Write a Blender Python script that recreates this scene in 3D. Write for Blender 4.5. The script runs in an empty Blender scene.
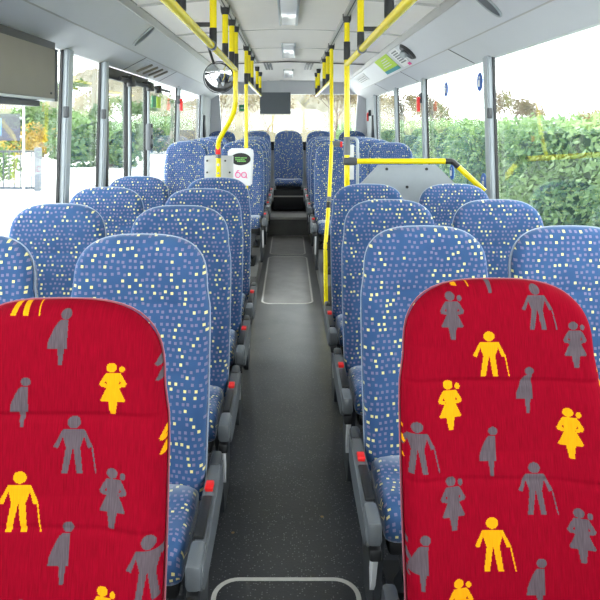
import bpy, bmesh, math, random
import numpy as np
from mathutils import Vector, Matrix
random.seed(7)
rng = np.random.default_rng(7)
S = bpy.context.scene
COL = S.collection

# ------------------------------------------------------------------ materials
def newmat(name):
    m = bpy.data.materials.new(name); m.use_nodes = True
    nt = m.node_tree; nt.nodes.clear()
    out = nt.nodes.new('ShaderNodeOutputMaterial')
    return m, nt, out

def lin(r, g, b):
    f = lambda c: (c/255/12.92) if c/255 <= .04045 else ((c/255+.055)/1.055)**2.4
    return (f(r), f(g), f(b), 1)

def mat(name, col, rough=.5, metal=0, noise=.0, nscale=20, bump=0, sheen=0, emis=0, spec=.5):
    m, nt, out = newmat(name)
    p = nt.nodes.new('ShaderNodeBsdfPrincipled')
    p.inputs['Roughness'].default_value = rough; p.inputs['Metallic'].default_value = metal
    p.inputs['Specular IOR Level'].default_value = spec
    if sheen:
        p.inputs['Sheen Weight'].default_value = sheen
    nt.links.new(p.outputs[0], out.inputs[0])
    tc = nt.nodes.new('ShaderNodeTexCoord')
    nz = nt.nodes.new('ShaderNodeTexNoise'); nz.inputs['Scale'].default_value = nscale
    nz.inputs['Detail'].default_value = 4
    nt.links.new(tc.outputs['Object'], nz.inputs['Vector'])
    mx = nt.nodes.new('ShaderNodeMix'); mx.data_type = 'RGBA'
    c = Vector(col[:3])
    mx.inputs[6].default_value = (*(c*(1-noise)), 1); mx.inputs[7].default_value = (*[min(1, v) for v in c*(1+noise)], 1)
    nt.links.new(nz.outputs[0], mx.inputs[0]); nt.links.new(mx.outputs[2], p.inputs['Base Color'])
    if bump:
        b = nt.nodes.new('ShaderNodeBump'); b.inputs['Strength'].default_value = bump; b.inputs['Distance'].default_value = .002
        nt.links.new(nz.outputs[0], b.inputs['Height']); nt.links.new(b.outputs[0], p.inputs['Normal'])
    if emis:
        p.inputs['Emission Color'].default_value = col; p.inputs['Emission Strength'].default_value = emis
    return m

class N:
    """tiny node-graph builder"""
    def __init__(s, nt): s.nt = nt
    def _set(s, sock, v):
        if isinstance(v, bpy.types.NodeSocket): s.nt.links.new(v, sock)
        else: sock.default_value = v
    def math(s, op, a, b=0.0):
        n = s.nt.nodes.new('ShaderNodeMath'); n.operation = op
        s._set(n.inputs[0], a); s._set(n.inputs[1], b); return n.outputs[0]
    def mix(s, f, a, b):
        n = s.nt.nodes.new('ShaderNodeMix'); n.data_type = 'RGBA'
        s._set(n.inputs[0], f); s._set(n.inputs[6], a); s._set(n.inputs[7], b); return n.outputs[2]

def blue_fabric():
    m, nt, out = newmat('blue_spotted_moquette'); g = N(nt)
    uv = nt.nodes.new('ShaderNodeUVMap')
    oi = nt.nodes.new('ShaderNodeObjectInfo')
    off = nt.nodes.new('ShaderNodeCombineXYZ')
    g._set(off.inputs[0], g.math('MULTIPLY', oi.outputs['Random'], 37.0)); g._set(off.inputs[1], g.math('MULTIPLY', oi.outputs['Random'], 91.0))
    add = nt.nodes.new('ShaderNodeVectorMath'); add.operation = 'ADD'
    nt.links.new(uv.outputs[0], add.inputs[0]); nt.links.new(off.outputs[0], add.inputs[1])
    sc = nt.nodes.new('ShaderNodeVectorMath'); sc.operation = 'SCALE'; sc.inputs['Scale'].default_value = 1/.0192
    nt.links.new(add.outputs[0], sc.inputs[0])
    sx = nt.nodes.new('ShaderNodeSeparateXYZ'); nt.links.new(sc.outputs[0], sx.inputs[0])
    # each row of the weave is shifted by its own amount
    row = g.math('FLOOR', sx.outputs[1])
    wr = nt.nodes.new('ShaderNodeTexWhiteNoise'); wr.noise_dimensions = '1D'; g._set(wr.inputs['W'], row)
    ux = g.math('ADD', sx.outputs[0], g.math('MULTIPLY', wr.outputs['Value'], .9))
    cx = g.math('FLOOR', ux)
    cv = nt.nodes.new('ShaderNodeCombineXYZ'); g._set(cv.inputs[0], cx); g._set(cv.inputs[1], row)
    wn = nt.nodes.new('ShaderNodeTexWhiteNoise'); wn.noise_dimensions = '2D'; nt.links.new(cv.outputs[0], wn.inputs['Vector'])
    sp = nt.nodes.new('ShaderNodeSeparateColor'); nt.links.new(wn.outputs['Color'], sp.inputs[0])
    jx = g.math('MULTIPLY', g.math('SUBTRACT', sp.outputs[0], .5), .34); jy = g.math('MULTIPLY', g.math('SUBTRACT', sp.outputs[1], .5), .34)
    lx = g.math('ABSOLUTE', g.math('SUBTRACT', g.math('SUBTRACT', ux, cx), g.math('ADD', jx, .5)))
    ly = g.math('ABSOLUTE', g.math('SUBTRACT', g.math('SUBTRACT', sx.outputs[1], row), g.math('ADD', jy, .5)))
    ins = g.math('LESS_THAN', g.math('MAXIMUM', lx, ly), .228)
    k = sp.outputs[2]
    isY = g.math('MULTIPLY', ins, g.math('LESS_THAN', k, .22))
    isM = g.math('MULTIPLY', ins, g.math('MULTIPLY', g.math('GREATER_THAN', k, .22), g.math('LESS_THAN', k, .90)))
    nz = nt.nodes.new('ShaderNodeTexNoise'); nz.inputs['Scale'].default_value = 9; nt.links.new(add.outputs[0], nz.inputs['Vector'])
    nz.inputs['Detail'].default_value = 6
    base = g.mix(nz.outputs[0], (.026, .066, .175, 1), (.050, .120, .275, 1))
    c = g.mix(isM, base, (.20, .18, .31, 1)); c = g.mix(isY, c, (.80, .72, .33, 1))
    p = nt.nodes.new('ShaderNodeBsdfPrincipled'); nt.links.new(c, p.inputs['Base Color'])
    p.inputs['Roughness'].default_value = .85; p.inputs['Sheen Weight'].default_value = .6; p.inputs['Sheen Roughness'].default_value = .35
    p.inputs['Sheen Tint'].default_value = (.85, .9, 1, 1); p.inputs['Specular IOR Level'].default_value = .2
    nt.links.new(p.outputs[0], out.inputs[0])
    return m

def red_fabric():
    m, nt, out = newmat('red_figure_moquette'); g = N(nt)
    at = nt.nodes.new('ShaderNodeAttribute'); at.attribute_name = 'motif'
    uv = nt.nodes.new('ShaderNodeUVMap')
    mp = nt.nodes.new('ShaderNodeMapping'); mp.inputs['Scale'].default_value = (420, 28, 1); nt.links.new(uv.outputs[0], mp.inputs[0])
    nz = nt.nodes.new('ShaderNodeTexNoise'); nz.inputs['Scale'].default_value = 1; nz.inputs['Detail'].default_value = 3; nt.links.new(mp.outputs[0], nz.inputs['Vector'])
    red = g.mix(nz.outputs[0], (.115, .0005, .005, 1), (.30, .001, .015, 1))
    grey = g.mix(nz.outputs[0], (.048, .036, .042, 1), (.125, .095, .112, 1))
    yel = g.mix(nz.outputs[0], (.58, .215, .003, 1), (.84, .35, .006, 1))
    isg = g.math('GREATER_THAN', at.outputs['Fac'], .5); isy = g.math('GREATER_THAN', at.outputs['Fac'], 1.5)
    c = g.mix(isy, g.mix(isg, red, grey), yel)
    p = nt.nodes.new('ShaderNodeBsdfPrincipled'); nt.links.new(c, p.inputs['Base Color'])
    p.inputs['Roughness'].default_value = .85; p.inputs['Sheen Weight'].default_value = .0; p.inputs['Sheen Roughness'].default_value = .3
    p.inputs['Sheen Tint'].default_value = (1, .5, .6, 1); p.inputs['Specular IOR Level'].default_value = .05
    b = nt.nodes.new('ShaderNodeBump'); b.inputs['Strength'].default_value = .3; b.inputs['Distance'].default_value = .001
    nt.links.new(nz.outputs[0], b.inputs['Height']); nt.links.new(b.outputs[0], p.inputs['Normal'])
    nt.links.new(p.outputs[0], out.inputs[0])
    return m

def glass_mat():
    m, nt, out = newmat('window_glass')
    t = nt.nodes.new('ShaderNodeBsdfTransparent'); t.inputs[0].default_value = (.93, .97, .955, 1)
    gl = nt.nodes.new('ShaderNodeBsdfGlossy'); gl.inputs['Roughness'].default_value = .01
    g = N(nt); ge = nt.nodes.new('ShaderNodeNewGeometry'); dt = nt.nodes.new('ShaderNodeVectorMath'); dt.operation = 'DOT_PRODUCT'
    nt.links.new(ge.outputs['Incoming'], dt.inputs[0]); nt.links.new(ge.outputs['Normal'], dt.inputs[1])
    k = g.math('SUBTRACT', 1.0, g.math('ABSOLUTE', dt.outputs['Value']))
    fr = g.math('ADD', g.math('MULTIPLY', g.math('POWER', k, 4.6), .88), .07)
    mx = nt.nodes.new('ShaderNodeMixShader')
    nt.links.new(fr, mx.inputs[0]); nt.links.new(t.outputs[0], mx.inputs[1]); nt.links.new(gl.outputs[0], mx.inputs[2])
    nt.links.new(mx.outputs[0], out.inputs[0])
    return m

def floor_mat():
    m, nt, out = newmat('speckled_dark_vinyl'); g = N(nt)
    tc = nt.nodes.new('ShaderNodeTexCoord')
    v = nt.nodes.new('ShaderNodeTexVoronoi'); v.inputs['Scale'].default_value = 130; nt.links.new(tc.outputs['Object'], v.inputs['Vector'])
    sp = nt.nodes.new('ShaderNodeSeparateColor'); nt.links.new(v.outputs['Color'], sp.inputs[0])
    dot = g.math('MULTIPLY', g.math('LESS_THAN', v.outputs['Distance'], .33), g.math('GREATER_THAN', sp.outputs[0], .72))
    nz = nt.nodes.new('ShaderNodeTexNoise'); nz.inputs['Scale'].default_value = 5; nz.inputs['Detail'].default_value = 8; nt.links.new(tc.outputs['Object'], nz.inputs['Vector'])
    base = g.mix(nz.outputs[0], (.020, .022, .027, 1), (.050, .050, .056, 1))
    c = g.mix(dot, base, (.16, .16, .17, 1))
    # mottled paler colour towards the rear, painted in for door and window daylight
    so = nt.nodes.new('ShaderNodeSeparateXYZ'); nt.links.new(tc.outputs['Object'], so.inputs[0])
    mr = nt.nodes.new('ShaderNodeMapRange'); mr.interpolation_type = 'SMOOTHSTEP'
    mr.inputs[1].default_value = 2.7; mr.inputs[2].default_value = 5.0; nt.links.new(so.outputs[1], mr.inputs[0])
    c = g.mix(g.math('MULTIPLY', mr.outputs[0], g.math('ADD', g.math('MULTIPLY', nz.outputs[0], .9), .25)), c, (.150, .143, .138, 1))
    v2 = nt.nodes.new('ShaderNodeTexVoronoi'); v2.inputs['Scale'].default_value = 6.5; nt.links.new(tc.outputs['Object'], v2.inputs['Vector'])
    c = g.mix(g.math('LESS_THAN', v2.outputs['Distance'], .045), c, (.30, .17, .06, 1))
    p = nt.nodes.new('ShaderNodeBsdfPrincipled'); nt.links.new(c, p.inputs['Base Color'])
    p.inputs['Roughness'].default_value = .30
    b = nt.nodes.new('ShaderNodeBump'); b.inputs['Strength'].default_value = .25; b.inputs['Distance'].default_value = .001
    nt.links.new(v.outputs['Distance'], b.inputs['Height']); nt.links.new(b.outputs[0], p.inputs['Normal'])
    nt.links.new(p.outputs[0], out.inputs[0])
    return m

def leaf_mat(name, a, b, trans=.35, nscale=1.2):
    m, nt, out = newmat(name); g = N(nt)
    tc = nt.nodes.new('ShaderNodeTexCoord')
    nz = nt.nodes.new('ShaderNodeTexNoise'); nz.inputs['Scale'].default_value = nscale; nz.inputs['Detail'].default_value = 5; nt.links.new(tc.outputs['Object'], nz.inputs['Vector'])
    rp = nt.nodes.new('ShaderNodeValToRGB'); rp.color_ramp.elements[0].position = .35; rp.color_ramp.elements[1].position = .65
    rp.color_ramp.elements[0].color = a; rp.color_ramp.elements[1].color = b
    nt.links.new(nz.outputs[0], rp.inputs[0])
    p = nt.nodes.new('ShaderNodeBsdfPrincipled'); nt.links.new(rp.outputs[0], p.inputs['Base Color']); p.inputs['Roughness'].default_value = .45
    tr = nt.nodes.new('ShaderNodeBsdfTranslucent'); nt.links.new(rp.outputs[0], tr.inputs[0])
    mx = nt.nodes.new('ShaderNodeMixShader'); mx.inputs[0].default_value = trans
    nt.links.new(p.outputs[0], mx.inputs[1]); nt.links.new(tr.outputs[0], mx.inputs[2]); nt.links.new(mx.outputs[0], out.inputs[0])
    return m

M = {}
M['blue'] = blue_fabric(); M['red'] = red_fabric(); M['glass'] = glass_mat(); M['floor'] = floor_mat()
M['lit_rim'] = mat('pale_blue_lit_rim', (.40, .47, .62, 1), .9, sheen=.8, noise=.15, nscale=120)  # pale tone standing in for light on the backlit cloth edge
M['red_lit_rim'] = mat('dull_red_lit_rim', (.30, .05, .08, 1), .9, sheen=.6, noise=.1, nscale=120)  # duller version of the painted edge light, for the red seats
M['shell'] = mat('grey_seat_shell', (.10, .11, .125, 1), .5, noise=.08)
M['black'] = mat('black_plastic', (.012, .012, .014, 1), .45, noise=.2)
M['dark'] = mat('dark_grey_plastic', (.05, .054, .062, 1), .45, noise=.12)
M['capgrey'] = mat('armrest_cap_plastic', (.13, .14, .155, 1), .35, noise=.05)
M['midgrey'] = mat('mid_grey_plastic', (.12, .13, .145, 1), .42, noise=.06)
M['silver'] = mat('satin_aluminium', (.42, .45, .48, 1), .38, metal=.35, noise=.05)
M['alu'] = mat('window_post_aluminium', (.36, .395, .43, 1), .45, metal=.15, noise=.04)
M['white'] = mat('white_painted_steel', (.78, .78, .80, 1), .4, noise=.03)
M['yellow'] = mat('yellow_powder_coat', (.87, .70, .004, 1), .22, noise=.04, nscale=6)
M['redplastic'] = mat('red_plastic', (.80, .012, .012, 1), .35, noise=.05)
M['panel'] = mat('grey_wall_panel', (.34, .36, .385, 1), .55, noise=.05, nscale=8)
M['cove'] = mat('pale_grey_cove_panel', (.60, .61, .645, 1), .42, noise=.03, nscale=5)
M['ceiling'] = mat('warm_grey_ceiling', (.74, .70, .68, 1), .6, noise=.03, nscale=6)
M['seam'] = mat('dark_seam', (.05, .05, .055, 1), .6)
M['track'] = mat('grey_ceiling_track', (.45, .44, .43, 1), .45, metal=.2)
M['taupe'] = mat('taupe_display_case', (.225, .205, .175, 1), .5, noise=.06, nscale=12)
M['slate'] = mat('slate_display_case', (.10, .115, .13, 1), .5, noise=.06)
M['partition'] = mat('grey_laminate_board', (.33, .36, .40, 1), .45, noise=.05, nscale=30)
M['lightgrey'] = mat('light_grey_board', (.50, .51, .53, 1), .45, noise=.04)
M['lens'] = mat('lamp_lens', (.62, .64, .66, 1), .15, noise=.03, emis=.12)
M['mirror'] = mat('mirror_glass', (.92, .94, .96, 1), .03, metal=1)
M['green'] = mat('green_sign', (.01, .25, .12, 1), .5)
M['lime'] = mat('lime_notice_paper', (.50, .72, .04, 1), .6, noise=.05)
M['teal'] = mat('teal_print', (.02, .23, .27, 1), .6)
M['paper'] = mat('white_paper', (.8, .8, .8, 1), .6, noise=.02)
M['pink'] = mat('pink_print', (.85, .03, .30, 1), .6)
M['bluesign'] = mat('blue_sticker', (.02, .10, .42, 1), .5)
M['lcd'] = mat('green_lcd_text', (.16, .42, .10, 1), .4, emis=.3)
M['rail'] = mat('floor_trim_metal', (.50, .48, .46, 1), .35, metal=.5, noise=.1, nscale=40)
M['strip'] = mat('pale_hatch_strip', (.60, .58, .55, 1), .5, noise=.15, nscale=40)
M['wornlid'] = mat('scuffed_hatch_lid', (.20, .185, .175, 1), .32, noise=.45, nscale=7)
M['asphalt'] = mat('pale_asphalt', (.72, .71, .70, 1), .9, noise=.10, nscale=2)
M['bark'] = mat('pale_bark', (.16, .12, .09, 1), .9, noise=.2)
M['iron'] = mat('fence_iron', (.04, .045, .05, 1), .5)
M['signgrey'] = mat('grey_sign_board', (.055, .053, .07, 1), .6)
M['signblue'] = mat('light_blue_sign_panel', (.10, .20, .33, 1), .6)

# ------------------------------------------------------------------ mesh helpers
def box(bm, x0, x1, y0, y1, z0, z1, bev=0):
    r = bmesh.ops.create_cube(bm, size=1)
    vs = r['verts']
    for v in vs:
        v.co = Vector(((x0+x1)/2+v.co.x*(x1-x0), (y0+y1)/2+v.co.y*(y1-y0), (z0+z1)/2+v.co.z*(z1-z0)))
    if bev:
        es = {e for v in vs for e in v.link_edges}
        bmesh.ops.bevel(bm, geom=list(es), offset=bev, segments=2, affect='EDGES', profile=.5)
    return vs

def prism(bm, pts, axis, a, b):
    """polygon pts (2D) extruded from a to b along axis 0,1,2"""
    def mk(p, t):
        q = list(p); q.insert(axis, t); return bm.verts.new(q)
    A = [mk(p, a) for p in pts]; B = [mk(p, b) for p in pts]
    n = len(pts)
    bm.faces.new(A[::-1]); bm.faces.new(B)
    for i in range(n): bm.faces.new((A[i], A[(i+1) % n], B[(i+1) % n], B[i]))

def tube(bm, pts, r, seg=10, closed=False, cap=True):
    pts = [Vector(p) for p in pts]; n = len(pts); rings = []
    prev = None
    for i, p in enumerate(pts):
        if closed: d = (pts[(i+1) % n]-pts[i-1]).normalized()
        else: d = (pts[min(i+1, n-1)]-pts[max(i-1, 0)]).normalized()
        if prev is None:
            up = Vector((0, 0, 1)) if abs(d.z) < .9 else Vector((1, 0, 0))
            a = d.cross(up).normalized()
        else:
            a = (prev-d*prev.dot(d)).normalized()
        prev = a; b = d.cross(a)
        rr = r[i] if isinstance(r, (list, tuple)) else r
        rings.append([bm.verts.new(p+(a*math.cos(2*math.pi*k/seg)+b*math.sin(2*math.pi*k/seg))*rr) for k in range(seg)])
    m = n if closed else n-1
    for i in range(m):
        A, B = rings[i], rings[(i+1) % n]
        for k in range(seg): bm.faces.new((A[k], A[(k+1) % seg], B[(k+1) % seg], B[k]))
    if cap and not closed:
        bm.faces.new(rings[0][::-1]); bm.faces.new(rings[-1])

def smooth_path(pts, r=.05, k=5):
    """round the inner corners of a polyline"""
    P = [Vector(p) for p in pts]; out = [P[0]]
    for i in range(1, len(P)-1):
        a = (P[i-1]-P[i]); b = (P[i+1]-P[i]); ra = min(r, a.length*.45, b.length*.45)
        s = P[i]+a.normalized()*ra; e = P[i]+b.normalized()*ra
        for j in range(k+1):
            t = j/k; out.append(s*(1-t)**2+P[i]*2*t*(1-t)+e*t*t)
    out.append(P[-1]); return out

def disc(bm, c, r, h, axis, seg=20):
    c = Vector(c); d = [0, 0, 0]; d[axis] = h/2
    tube(bm, [c-Vector(d), c+Vector(d)], r, seg)

def sphere(bm, c, r, seg=16):
    r = r if isinstance(r, (tuple, list)) else (r, r, r)
    bmesh.ops.create_uvsphere(bm, u_segments=seg, v_segments=seg//2+2, radius=1, matrix=Matrix.Translation(c) @ Matrix.Diagonal((*r, 1)))

def obj(name, bm, m, parent=None, smooth=True):
    bmesh.ops.recalc_face_normals(bm, faces=bm.faces)
    me = bpy.data.meshes.new(name); bm.to_mesh(me); bm.free()
    return link(name, me, m, parent, smooth)

def link(name, me, m, parent=None, smooth=True):
    if m: me.materials.append(m)
    if smooth:
        me.polygons.foreach_set('use_smooth', [True]*len(me.polygons))
        try: me.set_sharp_from_angle(angle=math.radians(38))
        except Exception: pass
    o = bpy.data.objects.new(name, me); COL.objects.link(o)
    if parent: o.parent = parent
    return o

def tag(o, label, cat, group=None, kind=None):
    o['label'] = label; o['category'] = cat
    if group: o['group'] = group
    if kind: o['kind'] = kind
    return o

def thing(name, label, cat, loc=(0, 0, 0), group=None, kind=None):
    o = bpy.data.objects.new(name, None); COL.objects.link(o); o.location = loc
    o.empty_display_size = .1
    return tag(o, label, cat, group, kind)

def B(name, m, parent, *boxes, bev=0, smooth=True):
    bm = bmesh.new()
    for b in boxes: box(bm, *b, bev=bev)
    return obj(name, bm, m, parent, smooth)

def T(name, m, parent, pts, r, seg=10, closed=False):
    bm = bmesh.new(); tube(bm, pts, r, seg, closed); return obj(name, bm, m, parent)

def copy_tree(o, parent=None):
    c = o.copy(); COL.objects.link(c)
    if parent: c.parent = parent
    for ch in list(o.children): copy_tree(ch, c)
    return c

# ------------------------------------------------------------------ seats
ZB, ZT = .40, 1.177         # foot and crown of the backrest
SL = .13                   # recline
def halfw(z):
    lo = .219+.006*min(1, max(0, (z-ZB)/.3))
    t = min(1, max(0, (z-.93)/.10)); t = t*t*(3-2*t)
    w = lo*(1-t)+.213*t
    zc = ZT-.168
    if z > zc:
        q = min(1, (z-zc)/.168); w *= max(0, 1-q**2.95)**(1/2.95)
    return w
ZS = np.concatenate([np.linspace(ZB, ZT-.168, 60), ZT-.168+.168*np.sin(np.linspace(0, math.pi/2, 40))[1:]])

def topz(x):
    q = min(1, abs(x)/.213); return ZT-.168+.168*(1-q**2.95)**(1/2.95)

def front_y(s, z, w, red):
    x = s*w
    y = SL*(z-.42)
    # side bolsters rise towards the passenger, the middle is hollowed
    y -= .018*max(0, min(1, (abs(x)-.10)/.08))*(1-max(0, min(1, (z-.92)/.12)))
    y -= .012*math.cos(min(1, abs(z-.62)/.2)*math.pi/2)          # lumbar
    y -= .010*math.cos(min(1, abs(z-1.09)/.12)*math.pi/2)        # head pad
    y += .004*math.exp(-((z-.965)/.006)**2)                       # stitched seams
    y += .003*math.exp(-((z-.765+.012*x)/.006)**2)
    r = .034
    p = min((1-abs(s))*w, max(0, topz(x)-z) if z > ZT-.18 else 9)
    if p < r: y += r-math.sqrt(max(0, r*r-(r-p)**2))
    return y

def backrest_mesh(name, nx, zs, red=False, motifs=None, shift=0):
    """front fabric sheet wrapped round the edge to the back"""
    verts, uvs, faces = [], [], []
    sgrid = np.sin(np.linspace(-math.pi/2, math.pi/2, nx)) if not red else np.linspace(-1, 1, nx)
    for z in zs:
        w = max(halfw(z), .002)
        for s in sgrid:
            verts.append((s*w, front_y(s, z, w, red), z)); uvs.append((s*w, z))
    nz = len(zs)
    for j in range(nz-1):
        for i in range(nx-1):
            a = j*nx+i; faces.append((a, a+1, a+nx+1, a+nx))
    nfront = len(faces)
    # rim: side wrap of 45 mm
    loop = [j*nx for j in range(nz)]+[(nz-1)*nx+i for i in range(1, nx)]+[j*nx+nx-1 for j in range(nz-2, -1, -1)]
    base = len(verts)
    for a in loop:
        x, y, z = verts[a]; verts.append((x*.968, SL*(z-.42)+.075, z if z < .8 else .8+(z-.8)*.925)); uvs.append((x*1.1+.05*(1 if x > 0 else -1), z))
    for i in range(len(loop)-1):
        faces.append((loop[i+1], loop[i], base+i, base+i+1))
    me = bpy.data.meshes.new(name); me.from_pydata(verts, [], faces)
    ul = me.uv_layers.new(name='UVMap')
    li = np.zeros(len(me.loops), np.int32); me.loops.foreach_get('vertex_index', li)
    ul.data.foreach_set('uv', np.array(uvs, np.float32)[li].ravel())
    if red:
        v = np.array(verts); f = np.array(faces[:nfront]); c = v[f].mean(1)
        val = np.zeros(len(faces), np.float32)
        for k, col, x, zb, h in motifs:
            mask = figure(k, (c[:, 0]-x+shift)/h, (c[:, 2]-zb)/h)
            val[:nfront][mask] = 2 if col else 1
        at = me.attributes.new('motif', 'FLOAT', 'FACE'); at.data.foreach_set('value', val)
    me.update()
    return me

def inpoly(px, py, poly):
    r = np.zeros(px.shape, bool); n = len(poly)
    for i in range(n):
        x1, y1 = poly[i]; x2, y2 = poly[(i+1) % n]
        if y1 == y2: continue
        cnd = ((y1 > py) != (y2 > py)) & (px < (x2-x1)*(py-y1)/(y2-y1)+x1)
        r ^= cnd
    return r

def ell(px, py, cx, cy, rx, ry): return ((px-cx)/rx)**2+((py-cy)/ry)**2 < 1

def figure(kind, u, v):
    if kind == 'M':
        m = ell(u, v, 0, .895, .125, .105)
        m |= inpoly(u, v, [(-.2, .775), (.2, .775), (.22, .72), (.13, .45), (-.13, .45), (-.22, .72)])
        for s in (-1, 1):
            m |= inpoly(u*s, v, [(.15, .775), (.21, .765), (.37, .465), (.28, .44)])
            m |= inpoly(u*s, v, [(.0, .48), (.13, .48), (.20, 0), (.085, 0)])
        m |= inpoly(u, v, [(.34, .46), (.37, .46), (.46, .0), (.435, .0)])
    elif kind == 'B':
        m = ell(u, v, -.03, .91, .105, .09) | ell(u, v, .175, .875, .055, .06)
        m |= inpoly(u, v, [(-.14, .81), (.14, .81), (.17, .76), (.09, .52), (-.09, .52), (-.17, .76)])
        for s in (-1, 1):
            m |= inpoly(u*s, v, [(.09, .80), (.17, .77), (.27, .60), (.24, .545), (.11, .52), (.10, .59), (.17, .61), (.08, .72)])
        m |= inpoly(u, v, [(-.11, .55), (.11, .55), (.25, .28), (.22, .255), (-.22, .255), (-.25, .28)])
        m |= inpoly(u, v, [(-.095, .27), (.095, .27), (.055, 0), (-.045, 0)])
    else:
        m = ell(u, v, .12, .915, .105, .09)
        m |= inpoly(u, v, [(.03, .82), (.17, .82), (.17, .30), (-.21, .30), (-.19, .45), (-.10, .65), (-.03, .77)])
        m |= inpoly(u, v, [(-.01, .31), (.12, .31), (.09, 0), (.02, 0)])
    return m

def outline_path(nseg=44):
    L = []
    zs = list(np.linspace(ZB+.02, ZT-.168, 12))+[ZT-.168+.168*math.sin(t) for t in np.linspace(0, math.pi/2, 14)[1:-1]]
    Lx = [(-halfw(z), SL*(z-.42)+.036, z) for z in zs]
    return Lx+[(0, SL*(ZT-.42)+.036, ZT)]+[(-x, y, z) for x, y, z in reversed(Lx)]

def cushion_mesh(w=.205):
    """rounded pad, front edge rolled over"""
    prof = []                      # (y, z) round the pad: back top -> front -> underside
    prof += [(.03, .445), (-.08, .432), (-.15, .436), (-.22, .448), (-.265, .450)]
    for a in np.linspace(90, -60, 9): prof.append((-.27-.05*math.cos(math.radians(a)), .400+.05*math.sin(math.radians(a))))
    prof += [(-.26, .35), (.03, .35)]
    xs = [-1, -.985, -.94, -.86, -.7, -.4, 0, .4, .7, .86, .94, .985, 1]
    verts, uv, faces = [], [], []
    n = len(prof)
    arc = [0]
    for i in range(1, n): arc.append(arc[-1]+math.dist(prof[i], prof[i-1]))
    for s in xs:
        e = max(0, (abs(s)-.80)/.20); k = 1-math.sqrt(max(0, 1-e*e))
        for i, (y, z) in enumerate(prof):
            zz = z-(z-.385)*k*.55; yy = y+(-.17-y)*k*.06
            verts.append((s*w, yy, zz+ (.008*max(0, min(1, (abs(s*w)-.08)/.08)) if i < 5 else 0)))
            uv.append((s*w*1.02, -arc[i]))
    m = len(xs)
    for j in range(m-1):
        for i in range(n):
            a = j*n+i; b = j*n+(i+1) % n
            faces.append((a, b, b+n, a+n))
    faces.append(tuple(range(n))[::-1]); faces.append(tuple((m-1)*n+i for i in range(n)))
    me = bpy.data.meshes.new('cushion'); me.from_pydata(verts, [], faces)
    ul = me.uv_layers.new(name='UVMap')
    for l in me.loops: ul.data[l.index].uv = uv[l.vertex_index]
    me.update(); return me

RED_R = [('B', 0, -.099, 1.057, .1), ('P', 0, -.016, 1.155, .102), ('M', 0, .091, 1.078, .093), ('B', 0, .172, .996, .099), ('M', 1, -.019, .975, .099), ('P', 0, .058, .899, .097), ('B', 1, -.109, .866, .102), ('B', 1, .15, .81, .103), ('M', 0, -.185, .784, .104), ('B', 1, -.236, .782, .102), ('P', 0, -.028, .772, .098), ('M', 0, .069, .698, .101), ('B', 0, -.111, .67, .104), ('B', 0, .157, .611, .105), ('M', 1, -.029, .589, .104), ('P', 0, -.189, .56, .108), ('B', 0, -.234, .553, .11), ('P', 0, .06, .51, .103), ('B', 1, -.102, .472, .104), ('P', 0, -.238, .943, .099), ('B', 1, .247, .93, .097), ('M', 1, -.102, 1.167, .101)]
RED_L = [('M', 1, -.066, 1.154, .091), ('P', 0, .016, 1.063, .103), ('B', 1, .126, .968, .099), ('P', 0, -.056, .945, .094), ('M', 0, .051, .86, .104), ('B', 0, .232, 1.004, .097), ('B', 1, .243, .875, .088), ('M', 1, -.049, .76, .104), ('B', 0, .133, .769, .104), ('P', 0, .037, .672, .105), ('M', 0, .207, .654, .109), ('B', 1, .125, .574, .099), ('P', 0, -.042, .554, .093), ('B', 0, -.129, .822, .099), ('M', 0, -.153, 1.032, .094), ('B', 1, -.121, .63, .104)]

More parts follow.
